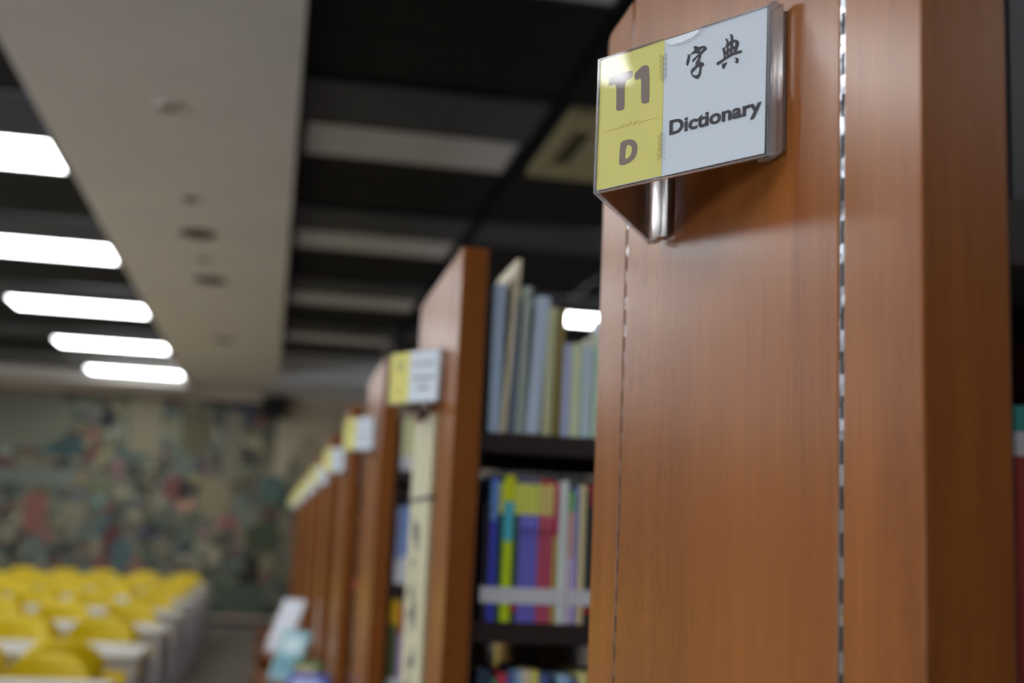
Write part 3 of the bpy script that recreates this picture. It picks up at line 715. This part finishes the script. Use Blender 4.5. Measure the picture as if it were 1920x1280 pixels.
# ================================================================== reading tables and chairs
WHITE = pm('table_laminate', (166, 162, 150), .5); LEGM = pm('white_metal', (186, 188, 200), .4)
YELL = pm('yellow_shell', (220, 192, 10), .38, spec=.4)
def table():
    t = empty('reading_table'); W_, D_ = 1.8, .84
    box('tabletop', -W_, 0, 0, D_, .722, .75, WHITE, t, .004)
    a = MB(); a.box(-W_+.05, -.05, .03, .05, .66, .722, LEGM).box(-W_+.05, -.05, D_-.05, D_-.03, .66, .722, LEGM).box(-.055, -.035, .05, D_-.05, .66, .722, LEGM).box(-W_+.035, -W_+.055, .05, D_-.05, .66, .722, LEGM)
    a.build('apron', t)
    for (x, y) in ((-.06, .01), (-.06, D_-.055), (-W_+.015, .01), (-W_+.015, D_-.055)):
        box('leg', x, x+.045, y, y+.045, 0, .722, LEGM, t, .003)
    return t
def chair():
    t = empty('shell_chair')
    def sheet(fn, nu, nv, th, name):
        m = MB(); k = m.mi(YELL)
        for s in (0, 1):
            for j in range(nv+1):
                for i in range(nu+1):
                    p = fn(-1+2*i/nu, j/nv); m.v.append((p[0], p[1]-s*th[1], p[2]-s*th[2]))
        n = (nu+1)*(nv+1)
        for j in range(nv):
            for i in range(nu):
                a = j*(nu+1)+i; m.f += [(a, a+1, a+nu+2, a+nu+1), (n+a, n+a+nu+1, n+a+nu+2, n+a+1)]; m.m += [k, k]
        ring = [i for i in range(nu+1)]+[j*(nu+1)+nu for j in range(1, nv+1)]+[nv*(nu+1)+i for i in range(nu-1, -1, -1)]+[j*(nu+1) for j in range(nv-1, 0, -1)]
        for q in range(len(ring)):
            a, b = ring[q], ring[(q+1) % len(ring)]; m.f.append((a, b, n+b, n+a)); m.m.append(k)
        return m.build(name, t, smooth=True)
    def back(u, v):
        v2 = 2*v-1; wd = .225*(1-.13*max(0, v2)**5-.10*(1-v))
        if v > .97: pass
        x = u*wd; z = .42+v*.39-.075*abs(u)**3.5*max(0, v)**3
        return (x, -.20-.05*v+.085*abs(u)**2.2, z)
    sheet(back, 12, 10, (0, .012, 0), 'backrest')
    def seat(u, v):
        x = u*.22*(1-.08*(1-v)); y = -.20+.43*v
        return (x, y, .455+.02*abs(u)**2-.035*max(0, v-.75)**2*16*.3-.02*math.sin(math.pi*min(1, v*1.1))+(.02*(1-v*6) if v < .16 else 0))
    sheet(seat, 10, 10, (0, 0, .012), 'seat')
    for sx in (-1, 1):
        MB().tube([(sx*.15, -.12, .435), (sx*.2, -.21, 0)], .011, LEGM).build('leg', t)
        MB().tube([(sx*.15, .13, .435), (sx*.2, .2, 0)], .011, LEGM).build('leg', t)
    MB().tube([(-.15, -.12, .43), (.15, -.12, .43)], .009, LEGM).tube([(-.15, .13, .43), (.15, .13, .43)], .009, LEGM).build('seat_frame', t)
    return t
tb = table(); chp = chair(); note_kids(); ft = fc = True
NT = 7; SC = .887
for k in range(NT):
    yf = (5.74, 7.5, 9.0, 10.5, 12.05, 13.5, 15.0)[k]; yn = yf-.84*SC
    for c in range(2):
        if c == 1 and yn < 8: continue
        o = tb if ft else copy_tree(tb); ft = False
        o.location = (-.60-1.64*c, yn, 0); o.scale = (SC, SC, SC*.97)
        tag(o, 'white reading table, %s from the camera %s' % (ORD[k], 'with its end beside the aisle' if c == 0 else 'in the second column from the aisle'), 'table', 'white reading tables in rows')
    for side in (0, 1):
        for c in range(7):
            yy = yn-.12 if side == 0 else yf+.12
            if (k == 0 and side == 0): continue
            x = -.92-.455*c
            if x < -.24*yy-.45: continue
            o = chp if fc else copy_tree(chp); fc = False
            o.location = (x+random.uniform(-.02, .02), yy+random.uniform(-.008, .008), 0); o.scale = (SC, SC, SC*(1 if k == 0 else 1.05))
            o.rotation_euler = (0, 0, random.uniform(-.06, .06)+math.pi*side)
            tag(o, 'yellow shell chair, %s from the aisle on the %s side of the %s table row' % (ORD[c], ['near', 'far'][side], ORD[k]), 'chair', 'yellow shell chairs around the tables')

# ================================================================== small display stands at the panel ends
def stand():
    t = empty('display_stand')
    box('base', .0, .285, .02, .58, 0, .52, WOOD, t, .003)
    box('ledge', -.02, .29, -.01, .61, .52, .545, WOOD, t, .003)
    box('lip', -.02, -.005, -.01, .61, .545, .575, WOOD, t, .002)
    return t
st = stand(); note_kids()
for i, n in enumerate((3, 4, 5, 6)):
    o = st if i == 0 else copy_tree(st)
    o.location = (0, YS[n], 0)
    tag(o, 'low brown wooden display stand against the end panel of the %s bookcase' % ORD[n], 'display stand', 'wooden display stands by the end panels')
def display_book(x, y, z, w_, h_, th, face, lean, cols, label, openb=False):
    t = empty('display_book', (x, y, z+.004)); e = t
    t.rotation_euler = (0, 0, face)
    # local: faces -y, leans back toward +y
    s_, c_ = math.sin(lean), math.cos(lean)
    def slab(x0, x1, d0, d1, z0, z1, m, name, par=t):
        P = [(a, b*s_+d0*c_, b*c_-d0*s_) for (a, b) in ((x0, z0), (x1, z0), (x1, z1), (x0, z1))]
        return MB().prism(P, (0, (d1-d0)*c_, -(d1-d0)*s_), m).build(name, par, bevel=.0006)
    zl = (th+.003)*s_+.001
    if openb:
        slab(-w_, -.002, 0, th, 0, h_, cols[0], 'left_page'); slab(.002, w_, 0, th, 0, h_, cols[0], 'right_page')
        slab(-.002, .002, th*.3, th, 0, h_, cols[1], 'spine')
    else:
        slab(-w_/2, w_/2, 0, .003, 0, h_, cols[0], 'front_cover'); slab(-w_/2+.003, w_/2-.003, .003, th, .002, h_-.003, PAGE, 'page_block'); slab(-w_/2, w_/2, th, th+.003, 0, h_, cols[0], 'back_cover')
        slab(-w_*.36, w_*.36, -.0008, 0, h_*.55, h_*.88, cols[1], 'cover_picture'); slab(-w_*.30, w_*.2, -.0008, 0, h_*.2, h_*.42, cols[2], 'cover_panel')
    t.location.z += zl
    ez = empty('book_easel', (x, y, z)); ez.rotation_euler = (0, 0, face); d0 = th+.0045
    def plate(a0, a1, d0, d1, z0, z1, name):
        P = [(a, b*s_+d0*c_, b*c_-d0*s_+zl+.006) for (a, b) in ((a0, z0), (a1, z0), (a1, z1), (a0, z1))]
        MB().prism(P, (0, (d1-d0)*c_, -(d1-d0)*s_), WOOD).build(name, ez, bevel=.0006)
    plate(-.05, .05, d0, d0+.005, .0, h_*.7, 'back_rest')
    yb = h_*.6*s_+(d0+.006)*c_
    zb_ = h_*.6*c_-(d0+.006)*s_+zl
    MB().prism([(-.012, yb, zb_), (.012, yb, zb_), (.012, yb+.05, 0.0), (-.012, yb+.05, 0.0)], (0, .006, 0), WOOD).build('leg', ez)
    tag(ez, 'small wooden easel holding up the ' + label.split(' leaning')[0].replace(' at the bottom edge,', '') + ' on a display stand', 'easel')
    return tag(t, label, 'book')
GW = pm('gloss_white', (232, 236, 246), .18, coat=.6)
display_book(.10, YS[5]+.22, .546, .105, .35, .008, -.9, .42, [GW, pm('grey_spine', (150, 150, 160), .5)], 'open glossy white booklet leaning on a wooden display stand', True)
display_book(.12, YS[4]+.12, .546, .19, .27, .012, -.8, .40, [pm('teal_cover', (140, 190, 200), .3, coat=.4), pm('pale_print', (206, 228, 232), .4), pm('mid_print', (110, 160, 178), .4)], 'pale teal book leaning on a wooden display stand in front of the white booklet')
display_book(.16, YS[3]+.13, .546, .20, .21, .02, -.7, .40, [pm('blue_cover', (70, 84, 170), .35), pm('lilac_print', (190, 190, 226), .4), GW], 'blue and white book leaning on the nearest display stand')
display_book(.15, YS[3]+.42, .546, .16, .24, .01, -.8, .40, [pm('green_cover', (70, 104, 54), .45), pm('cream_print', (176, 160, 120), .5), pm('green_print', (100, 130, 60), .5)], 'dark green booklet leaning behind the blue and white book')
